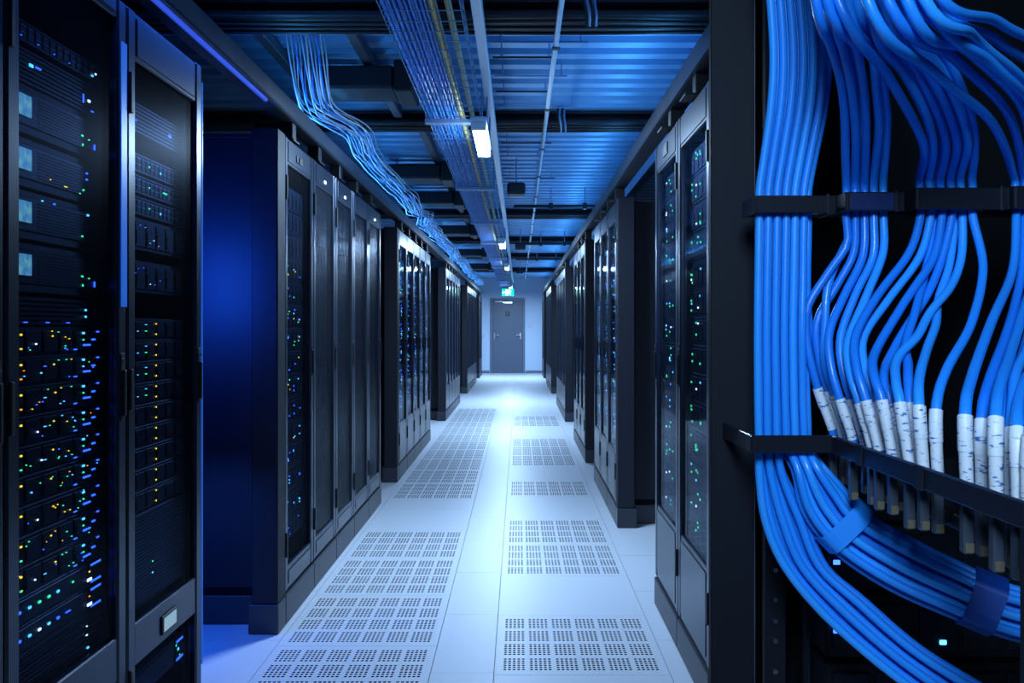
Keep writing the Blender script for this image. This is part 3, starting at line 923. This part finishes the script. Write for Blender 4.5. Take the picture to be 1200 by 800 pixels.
# grey leads strung along the left rail
WOB = [(R.uniform(-.03, .03), R.uniform(-.02, .02)) for _ in range(200)]
for i in range(15):
    lx, lz = -.965 + .032 * (i % 5), 2.213 + .03 * (i // 5)
    cp = [(lx - .03 + .01 * (i // 5), 3.63 + .03 * (i // 5), ZC - .012 - .002 * (i // 5)), (lx - .025 + .01 * (i // 5), 3.66 + .035 * (i // 5), 2.40)]
    for k in range(60):
        y = 3.84 + k * .28
        a, b = WOB[k]
        cp.append((lx + a + R.uniform(-.008, .008), y + .02 * (i // 5), lz + b + R.uniform(-.008, .008)))
    tag(put('hanging_lead', MB().tube(spline(cp, 3), R.choice([.003, .004, .0045]), R.choice(['grey_cable', 'steel', 'blue3', 'conduit']), 5)),
        'thin wavy lead among those above the left rail', 'lead', 'wavy leads above the left rail')

# ------------------------------------------------------------------ open cable rack on the right
D0 = 1.30
t = thing('cable_rack', 'black open cable rack carrying the blue cables beside the camera', 'cable rack', (0, 0, 0))
def W_(px, d): return (px - VX) * d / F
YP = 1.42
put('wide_post', MB().box(W_(833, YP), W_(884, YP), YP, YP + .014, .001, 2.36, 'post', .0015), t)
put('post_flange', MB().box(W_(884, YP) - .014, W_(884, YP) - .002, YP + .015, YP + .12, .001, 2.36, 'post', .0015), t)
put('inner_edge', MB().box(W_(903, YP + .1), W_(904.5, YP + .1), YP + .1, YP + .11, .001, 2.36, 'rail'), t)
put('post_edge', MB().box(W_(884.6, YP), W_(886, YP), YP + .005, YP + .03, .001, 2.36, 'rail'), t)
put('back_panel', MB().box(W_(886, YP), 1.15, YP + .26, YP + .28, .001, 2.36, 'inner'), t)
put('side_panel', MB().box(1.15, 1.17, .70, YP + .28, .001, 2.36, 'inner'), t)
# upper bar behind the cables with clamps in front
def zpx(py, d): return H - (py - VY) * d / F
zb0, zb1 = zpx(250, D0), zpx(234, D0)
put('upper_bar', MB().box(W_(881, D0), W_(1260, D0), D0 + .035, D0 + .05, zb0, zb1, 'black', .003), t)
for (a, b, ytop, ybot) in ((880, 966, 233, 253), (984, 1044, 229, 251), (1064, 1164, 224, 249), (1176, 1260, 222, 248)):
    mb = MB()
    xa, xb, z0, z1 = W_(a, D0) - .002, W_(b, D0) + .002, zpx(ybot, D0), zpx(ytop, D0)
    mb.box(xa, xb, D0 - .036, D0 - .032, z0, z1, 'black_strap', .0015)
    mb.box(xa - .003, xa, D0 - .036, D0 + .034, z0, z1, 'black_strap', .001)
    mb.box(xb, xb + .003, D0 - .036, D0 + .034, z0, z1, 'black_strap', .001)
    mb.box(xb - .012, xb - .008, D0 - .039, D0 - .036, z0 - .002, z1 + .002, 'black', .001)
    if a in (984, 1066): mb.box(xa + .004, xb - .014, D0 - .0375, D0 - .036, z0 + .002, z1 - .002, 'navy')
    put('cable_clamp', mb, t)
# lower patch bar: a short piece facing the camera, then along the aisle
XB = .458
zt, zb = 1.043, 1.017
mb = MB()
mb.box(W_(877, 1.26), XB + .004, 1.245, 1.251, zb, zt, 'black_strap', .002)
mb.box(W_(877, 1.26), W_(877, 1.26) + .006, 1.251, YP - .001, zb, zt, 'black_strap', .001)
mb.box(XB - .002, XB + .004, .77, 1.245, zb, zt, 'black_strap', .002)
for yy in (1.13, .96): mb.box(XB - .004, XB - .002, yy, yy + .022, zb - .001, zt + .001, 'black', .001)
put('patch_bar', mb, t)
put('front_post', MB().box(XB - .008, XB + .06, .735, .768, .001, zb + .006, 'post', .002), t)
mb = MB(); mb.box(XB + .05, XB + .06, .77, 1.28, .965, 1.012, 'black', .002)
for i in range(13):
    yy = .79 + i * .036
    mb.box(XB + .045, XB + .05, yy, yy + .022, .97, .985, 'port', .001)
    mb.box(XB + .045, XB + .049, yy + .002, yy + .02, 1.0, 1.006, 'rail', .001)
put('port_panel', mb, t)
# screw strip post
mb = MB(); mb.box(W_(897, 1.5), W_(921, 1.5), 1.5, 1.52, .001, 2.3, 'post', .001); put('screw_strip', mb, t)
for py in (667, 702, 727, 750, 786, 640, 610, 822):
    c = at(908, py, 1.5)
    put('screw', MB().tube([(c.x, 1.5, c.z), (c.x, 1.495, c.z)], [.0058, .0045], 'screw', 10), t)
mb = MB(); mb.box(W_(945, 1.5), W_(950, 1.5), 1.5, 1.52, .001, 1.0, 'post', .001); put('inner_post', mb, t)
# servers inside the rack behind the lower bundle
for i in range(4):
    z0 = .50 + i * .12
    mb = MB()
    mb.box(.54, 1.02, 1.50, 1.66, z0, z0 + .11, 'chassis', .003)
    for k in range(6): mb.box(.55 + .077 * k, .615 + .077 * k, 1.494, 1.50, z0 + .015, z0 + .095, 'bezel', .002)
    o = tag(put('rack_server', mb), 'dark server behind the lower blue cable bundle, %s from the bottom of four' % ORD[i], 'server', 'servers inside the cable rack')
    for (x, z) in (((.552, .03), (.56, .05), (.742, .05), (.75, .04), (.60, .07)) if i == 0 else ((.556, .05), (.742, .03))):
        q = put('indicator_light', MB().box(-.006, .006, -.003, 0, -.004, .004, 'led_blue' if x < .7 else 'led_cyan', .001), o, (x, 1.494, z0 + z) if False else None)
        q.location = (x, 1.494, z0 + z)

RC = .0062
cols = ['blue', 'blue', 'blue2', 'blue3']


PEND = []


def resample(pts, step=.0075):
    out = [pts[0].copy()]
    acc = 0.
    for a, b in zip(pts, pts[1:]):
        L = (b - a).length
        if L < 1e-9: continue
        d = step - acc
        while d <= L:
            out.append(a.lerp(b, d / L)); d += step
        acc = (acc + L) % step
    return out


def cable(pts, label, group):
    PEND.append({'pts': resample(spline(pts, 10)), 'label': label, 'group': group, 'lab': None, 'col': R.choice(cols)})
    return PEND[-1]


def relax(rounds=240):
    """Push touching cables apart the way packed cables settle against each other."""
    from mathutils.kdtree import KDTree
    need = RC * 2.12
    own = [(i, j) for i, c in enumerate(PEND) for j in range(len(c['pts']))]
    P_ = [c['pts'][j] for c in PEND for j in range(len(c['pts']))]
    start = {}
    n = 0
    for i, c in enumerate(PEND):
        start[i] = n; n += len(c['pts'])
    for rd in range(rounds):
        kd = KDTree(n)
        for k, p in enumerate(P_): kd.insert(p, k)
        kd.balance()
        push = {}
        for k, p in enumerate(P_):
            for q, m, dist in kd.find_range(p, need):
                if own[m][0] != own[k][0] and m > k:
                    dv = p - q
                    if dist < 1e-6: dv = Vector((0, 1e-3, 1e-4)); dist = 1e-3
                    t_ = (P_[min(k + 1, n - 1)] - P_[max(k - 1, 0)])
                    if t_.length > 1e-9 and t_.length < .05:
                        t_.normalize(); dv = dv - t_ * dv.dot(t_)
                        if dv.length < 1e-5: dv = Vector((0, 1e-3, 0))
                    dv = dv.normalized() * (need - dist) * .5
                    push.setdefault(k, []).append(dv); push.setdefault(m, []).append(-dv)
        if not push: break
        D_ = [None] * n
        for k, l in push.items():
            v = Vector()
            for d in l: v += d
            D_[k] = v / max(1, len(l) * .6)
        z = Vector()
        for i, c in enumerate(PEND):
            a = start[i]; L = len(c['pts'])
            for k in range(L):
                acc, wt = Vector(), 0
                for o_ in (range(-9, 10) if rd < 110 else range(-4, 5) if rd < 170 else range(-2, 3)):
                    if 0 <= k + o_ < L:
                        w_ = 10 - abs(o_); wt += w_
                        if D_[a + k + o_] is not None: acc += D_[a + k + o_] * w_
                P_[a + k] = P_[a + k] + acc * (2.2 / wt)
    for i, c in enumerate(PEND):
        c['pts'] = [P_[start[i] + k] for k in range(len(c['pts']))]


def nearest(pts, p):
    return min(range(len(pts)), key=lambda k: (pts[k] - p).length_squared)


def build_cables():
    relax()
    for c in PEND:
        pts = c['pts']
        o = tag(put('network_cable', MB().tube(pts[::2] + ([] if len(pts) % 2 else [pts[-1]]), RC, c['col'], 9)), c['label'], 'cable', c['group'])
        if c['lab']:
            a, b = c['lab']
            ka, kb = nearest(pts, a), nearest(pts, b)
            km = (ka + kb) // 2
            put('label_sleeve', MB().tube(pts[ka:km + 1], RC * 1.24, 'label', 10, False), o)
            put('label_sleeve', MB().tube(pts[km:kb + 1], RC * 1.12, 'label', 10, False), o)
            e = pts[-1]
            mb = MB(); mb.box(e.x - .0058, e.x + .0058, e.y - .0058, e.y + .0058, e.z - .056, e.z, 'plug', .002)
            mb.box(e.x - .005, e.x + .005, e.y - .005, e.y + .005, e.z, e.z + .010, 'switchplate', .001)
            mb.box(e.x - .0045, e.x + .0045, e.y - .0062, e.y - .0056, e.z - .054, e.z - .044, 'gold')
            put('plug', mb, o)


def fin(c):
    return c


def lerp(a, b, f): return a + (b - a) * f


# straight bundle on the left that splits into two sweeping bundles
layers = [0, .0125, .025]
nL, nU = 8, 10
def lat(k):
    c, r_ = divmod(k, 3)
    return 890 + c * 10.4 + (r_ % 2) * 5, D0 - .016 + r_ * .0122
XC = 919.


def head(xb_, db):
    """The way from the ceiling down to the patch bar, every cable keeping its place in the bundle."""
    def q(y, shift, k, dd, lean=0.):
        u = xb_ - XC
        return at(XC + shift + u * k + lean * u * u / 30, y, db + dd)
    return [q(-330, -12, 1.25, -.09), q(-120, 4, 1.15, -.06), q(-20, 14, 1.1, -.045), q(60, 20, 1.12, -.03), q(120, 17, 1.1, -.018),
            q(180, 7, 1.03, -.006), q(222, 0, 1., 0), q(244, 0, 1., 0), q(300, -1, 1., 0), q(400, -2, 1., 0), q(500, -1, 1., 0), q(520, 0, 1., 0)]


for i in range(nL):
    f = i / (nL - 1)
    xb_, db = lat(i)
    dz = (i % 3) * .0122
    pts = head(xb_, db) + [
        at(lerp(890, 921, f), 556, D0 - .014 + dz), at(lerp(897, 944, f), 610, D0 - .02 + dz),
        at(lerp(920, 967, f), 664, D0 - .03 + dz), at(lerp(968, 1010, f), lerp(722, 702, f), D0 - .05 + dz),
        at(lerp(1040, 1075, f), lerp(785, 758, f), D0 - .08 + dz), at(lerp(1130, 1150, f), lerp(850, 805, f), D0 - .11 + dz), at(lerp(1240, 1250, f), lerp(930, 865, f), D0 - .13 + dz),
        Vector((.84 + .012 * (i // 3), 1.17 + dz, lerp(.38, .42, f))), Vector((.93 + .013 * (i // 3), 1.17 + dz, .012))]
    cable(pts, 'blue cable from the straight strapped bundle into the lower sweeping bundle', 'blue cables of the lower sweeping bundle')
for i in range(nU):
    f = i / (nU - 1)
    xb_, db = lat(i + nL)
    dz = ((i + nL) % 3) * .0122
    pts = head(xb_, db) + [
        at(lerp(931, 962, f), 548, db - .03), at(lerp(944, 988, f), lerp(600, 575, f), D0 - .052 + dz),
        at(lerp(978, 1008, f), lerp(643, 600, f), D0 - .062 + dz), at(lerp(1030, 1060, f), lerp(680, 630, f), D0 - .078 + dz),
        at(lerp(1090, 1120, f), lerp(709, 660, f), D0 - .10 + dz), at(1195, lerp(748, 692, f), D0 - .135 + dz), at(1330, lerp(770, 715, f), D0 - .17 + dz), Vector((1.13, 1.10 + dz, lerp(.70, .775, f)))]
    cable(pts, 'blue cable from the straight strapped bundle into the upper sweeping bundle', 'blue cables of the upper sweeping bundle')

# fanned cables: each from the top, through its clamp, down to its labelled plug
XP = .476


def lab_depth(px, k): return (XP - .002 + .021 * (k % 2)) / ((px - VX) / F)


def fan(top, clamp, below, lt, lb, ordinal, bundle, off):
    """top: pixels from the top down; clamp: pixel at the clamp; below: pixels down to the label; lt/lb: label top / bottom pixels."""
    dl = lab_depth(lb[0], ordinal); dt = dl + .004
    D = D0 - .010 + off
    pts = [at(top[0][0] - 60, -330, 1.12)]
    nt_ = len(top)
    for k, (x, y) in enumerate(top):
        pts.append(at(x, y, lerp((.92 if nt_ and bundle == 'fourth' else 1.02) + max(0, off) * 3, D, (k / nt_) ** 1.2)))
    pts.append(at(clamp[0] - (0 if bundle == 'second' else 2), clamp[1] - 18, D - .002))
    pts.append(at(clamp[0], clamp[1], D))
    pts.append(at(clamp[0], clamp[1] + 24, D))
    nb = len(below)
    for k, (x, y) in enumerate(below):
        f = (k + 1) / (nb + 1); f = f * f * (3 - 2 * f)
        pts.append(at(x, y, lerp(D, dt, f)))
    pts.append(at(lt[0], lt[1], dt)); pts.append(at(lb[0], lb[1], dl))
    e = at(lb[0], lb[1], dl); e.z = 1.012
    pts.append(e)
    c = cable(pts, 'blue cable with white label sleeve, %s from the straight bundle under the %s clamp' % (ORD[ordinal], bundle), 'labelled blue cables under the %s clamp' % bundle)
    c['lab'] = (at(lt[0], lt[1], dt), at(lb[0], lb[1], dl))


T2 = [[(960, -20), (983, 55), (991, 130)], [(967, -20), (993, 62), (1001, 140)], [(975, -20), (1004, 60), (1014, 140)], [(984, -20), (1014, 60), (1030, 140)], [(992, -20), (1022, 50), (1039, 130)], [(970, -20), (998, 62), (1008, 140)]]
fan(T2[0], (992, 230), [(993, 287), (969, 321), (943, 362), (945, 415)], (956, 455), (976, 505), 0, 'second', 0.)
fan(T2[1], (1002, 230), [(1000, 295), (980, 332), (958, 377), (960, 422)], (970, 457), (988, 512), 1, 'second', .002)
fan(T2[2], (1013, 230), [(1011, 300), (990, 345), (972, 389), (974, 430)], (984, 466), (1000, 517), 2, 'second', 0.)
fan(T2[3], (1023, 230), [(1024, 300), (1003, 344), (985, 395), (988, 435)], (998, 468), (1014, 521), 3, 'second', -.004)
fan(T2[4], (1035, 230), [(1034, 296), (1016, 345), (994, 400), (997, 440)], (1007, 470), (1022, 525), 4, 'second', 0.)
fan(T2[5], (1007, 230), [(990, 290), (972, 335), (966, 380), (966, 425)], (977, 460), (994, 515), 5, 'second', .014)
T3 = [[(981, -12), (1042, 91), (1082, 169)], [(1000, -12), (1061, 85), (1098, 162)], [(1010, -12), (1079, 78), (1111, 158)], [(1022, -12), (1090, 82), (1121, 160)], [(1032, -14), (1101, 88), (1130, 162)]]
fan(T3[0], (1079, 227), [(1066, 295), (1030, 344), (1003, 392), (1004, 432)], (1014, 466), (1030, 527), 0, 'third', 0.)
fan(T3[1], (1091, 227), [(1078, 300), (1042, 350), (1012, 395), (1014, 435)], (1024, 468), (1037, 531), 1, 'third', .003)
fan(T3[2], (1104, 227), [(1092, 306), (1057, 359), (1026, 412), (1024, 440)], (1034, 470), (1046, 535), 2, 'third', -.002)
fan(T3[3], (1116, 227), [(1104, 312), (1072, 366), (1042, 420), (1036, 445)], (1044, 472), (1054, 540), 3, 'third', 0.)
fan(T3[4], (1129, 227), [(1124, 312), (1094, 366), (1060, 416), (1051, 446)], (1055, 473), (1066, 545), 4, 'third', .002)
fan([(x + 7, y - 6) for x, y in T3[1]], (1098, 227), [(1085, 320), (1068, 385), (1060, 430)], (1066, 474), (1074, 548), 5, 'third', .015)
fan([(x + 7, y - 8) for x, y in T3[3]], (1122, 227), [(1105, 330), (1090, 395), (1078, 440)], (1077, 476), (1082, 550), 6, 'third', .015)
fan([(x + 7, y - 8) for x, y in T3[4]], (1136, 227), [(1152, 310), (1139, 377), (1109, 434)], (1097, 480), (1099, 556), 7, 'third', -.004)
T4 = [[(1012, -12), (1094, 84), (1162, 143)], [(1035, -14), (1118, 68), (1182, 134)], [(1058, -14), (1136, 60), (1198, 126)], [(1074, -16), (1152, 54), (1210, 112)], [(1064, -30), (1162, 74), (1216, 132)],
      [(1097, -18), (1169, 48), (1222, 96)], [(1085, -32), (1172, 27), (1232, 76)]]
fan(T4[0], (1191, 224), [(1187, 315), (1162, 377), (1139, 442)], (1131, 484), (1133, 569), 0, 'fourth', 0.)
fan(T4[1], (1202, 224), [(1199, 325), (1180, 390), (1160, 445)], (1151, 489), (1151, 574), 1, 'fourth', .002)
fan(T4[2], (1213, 224), [(1210, 330), (1194, 395), (1174, 445)], (1167, 492), (1168, 581), 2, 'fourth', -.003)
fan(T4[3], (1224, 224), [(1222, 330), (1210, 395), (1192, 450)], (1182, 503), (1182, 587), 3, 'fourth', 0.)
fan(T4[4], (1235, 224), [(1234, 330), (1222, 400), (1204, 455)], (1195, 505), (1194, 592), 4, 'fourth', .003)
fan(T4[5], (1219, 224), [(1216, 340), (1200, 410), (1178, 460)], (1174, 500), (1175, 584), 5, 'fourth', .015)
fan(T4[6], (1243, 224), [(1243, 330), (1230, 400), (1214, 455)], (1206, 508), (1205, 598), 6, 'fourth', -.004)

build_cables()


def strap(px, half, lab, mt):
    """A band round the upper sweeping bundle, following the outline of the cables it holds."""
    U = [c['pts'] for c in PEND if c['group'].endswith('upper sweeping bundle')]

    def px_of(p): return VX + p.x / p.y * F
    ctr, tan = Vector(), Vector()
    for p in U:
        k = min((k for k in range(2, len(p) - 2) if p[k].z < 1.05), key=lambda k: abs(px_of(p[k]) - px))
        ctr += p[k]; tan += (p[k + 2] - p[k - 2]).normalized()
    ctr /= len(U); tan.normalize()
    e1 = tan.cross(Vector((0, 1, 0))).normalized(); e2 = e1.cross(tan).normalized()
    q = []
    for p in U:
        k = min((k for k in range(len(p)) if p[k].z < 1.05 and (p[k] - ctr).length < .12), key=lambda k: abs((p[k] - ctr).dot(tan)))
        for off in range(-3, 4):
            v = p[min(max(k + off, 0), len(p) - 1)] - ctr
            q.append((v.dot(e1), v.dot(e2)))
    N = 40
    vs, fs = [], []
    sup = []
    for i in range(N):
        a = 2 * math.pi * i / N
        sup.append(max(x * math.cos(a) + y * math.sin(a) for x, y in q) + RC + .0035)
    out = []
    for i in range(N):
        a, b = 2 * math.pi * i / N, 2 * math.pi * (i + 1) / N
        h1, h2 = sup[i], sup[(i + 1) % N]
        det = math.sin(b - a)
        out.append(((h1 * math.sin(b) - h2 * math.sin(a)) / det, (h2 * math.cos(a) - h1 * math.cos(b)) / det))
    for off, k in ((-half, 1.), (half, 1.), (half, .955), (-half, .955)):
        for x, y in out:
            vs.append(ctr + tan * off + e1 * x * k + e2 * y * k)
    for r_ in range(4):
        for i in range(N):
            fs.append((r_ * N + i, r_ * N + (i + 1) % N, ((r_ + 1) % 4) * N + (i + 1) % N, ((r_ + 1) % 4) * N + i))
    tag(put('cable_strap', MB().add(vs, fs, mt)), lab, 'strap')


strap(990, .015, 'blue cable strap round the upper sweeping bundle, near the straight bundle', 'blue')
strap(1152, .021, 'dark blue cable strap round the upper sweeping bundle, near the front post', 'strap')

# ------------------------------------------------------------------ lights
def area(name, loc, rot, sx, sy, power, color, spread=math.pi):
    l = bpy.data.lights.new(name, 'AREA')
    l.shape = 'RECTANGLE'; l.size = sx; l.size_y = sy; l.energy = power; l.color = color; l.spread = spread
    o = bpy.data.objects.new(name, l)
    COL.objects.link(o); o.location = loc; o.rotation_euler = rot
    return o


WH = (.46, .70, 1.)
PW = (13.5, 60, 78, 92, 120)
for y, p in zip(LY, PW):
    if y < 0:      # the lamp behind the camera is turned towards the cable rack
        rot = (Vector((.75, 1.25, 1.1)) - Vector((-.192, y, 2.138))).to_track_quat('-Z', 'Y').to_euler()
        area('lamp_light', (-.192, y, 2.125), rot, .45, .6, p, WH, math.radians(84))
    else:
        area('lamp_light', (-.192, y, 2.138), (0, 0, 0), .08, .62, p, WH)
# added blue fill lights without fixtures above both rails, to wash the deck
area('deck_fill_light', (-.98, 11.5, 2.165), (math.pi, math.radians(38), 0), .05, 19.5, 46, (.08, .42, 1.))
area('deck_fill_light', (.64, 12.0, 2.165), (math.pi, math.radians(-38), 0), .05, 18.5, 46, (.08, .42, 1.))
# blue lamp in the gap after the near left cabinets
area('gap_light', (-1.28, 3.08, 1.38), (math.radians(90), 0, 0), .16, .3, 9, (.01, .10, 1.))
area('gap_light', (-1.3, 3.0, .55), (math.radians(20), 0, 0), .3, .3, 3.5, (.02, .14, 1.))
area('under_rail_light', (-.915, 2.3, 2.05), (0, math.radians(14), 0), .02, 1.7, 3, (.02, .15, 1.))

w = bpy.data.worlds.new('World'); sc.world = w
w.use_nodes = True
w.node_tree.nodes['Background'].inputs[0].default_value = (.01, .02, .05, 1)
w.node_tree.nodes['Background'].inputs[1].default_value = .3

cam = bpy.data.cameras.new('Camera')
cam.sensor_width = 36; cam.lens = 36 * F / 1200
cam.shift_x = -(VX - 600) / 1200
cam.shift_y = -(400 - VY) / 1200
cam.clip_start = .02
co = bpy.data.objects.new('Camera', cam); COL.objects.link(co)
co.location = (0, 0, H); co.rotation_euler = (math.pi / 2, 0, 0)
sc.camera = co
vs_ = sc.view_settings
vs_.view_transform = 'Standard'; vs_.look = 'None'; vs_.gamma = 1; vs_.exposure = 0.0; vs_.use_curve_mapping = False
sc.cycles.use_denoising = True
sc.cycles.max_bounces = 8
sc.cycles.transparent_max_bounces = 16
sc.cycles.sample_clamp_indirect = 6
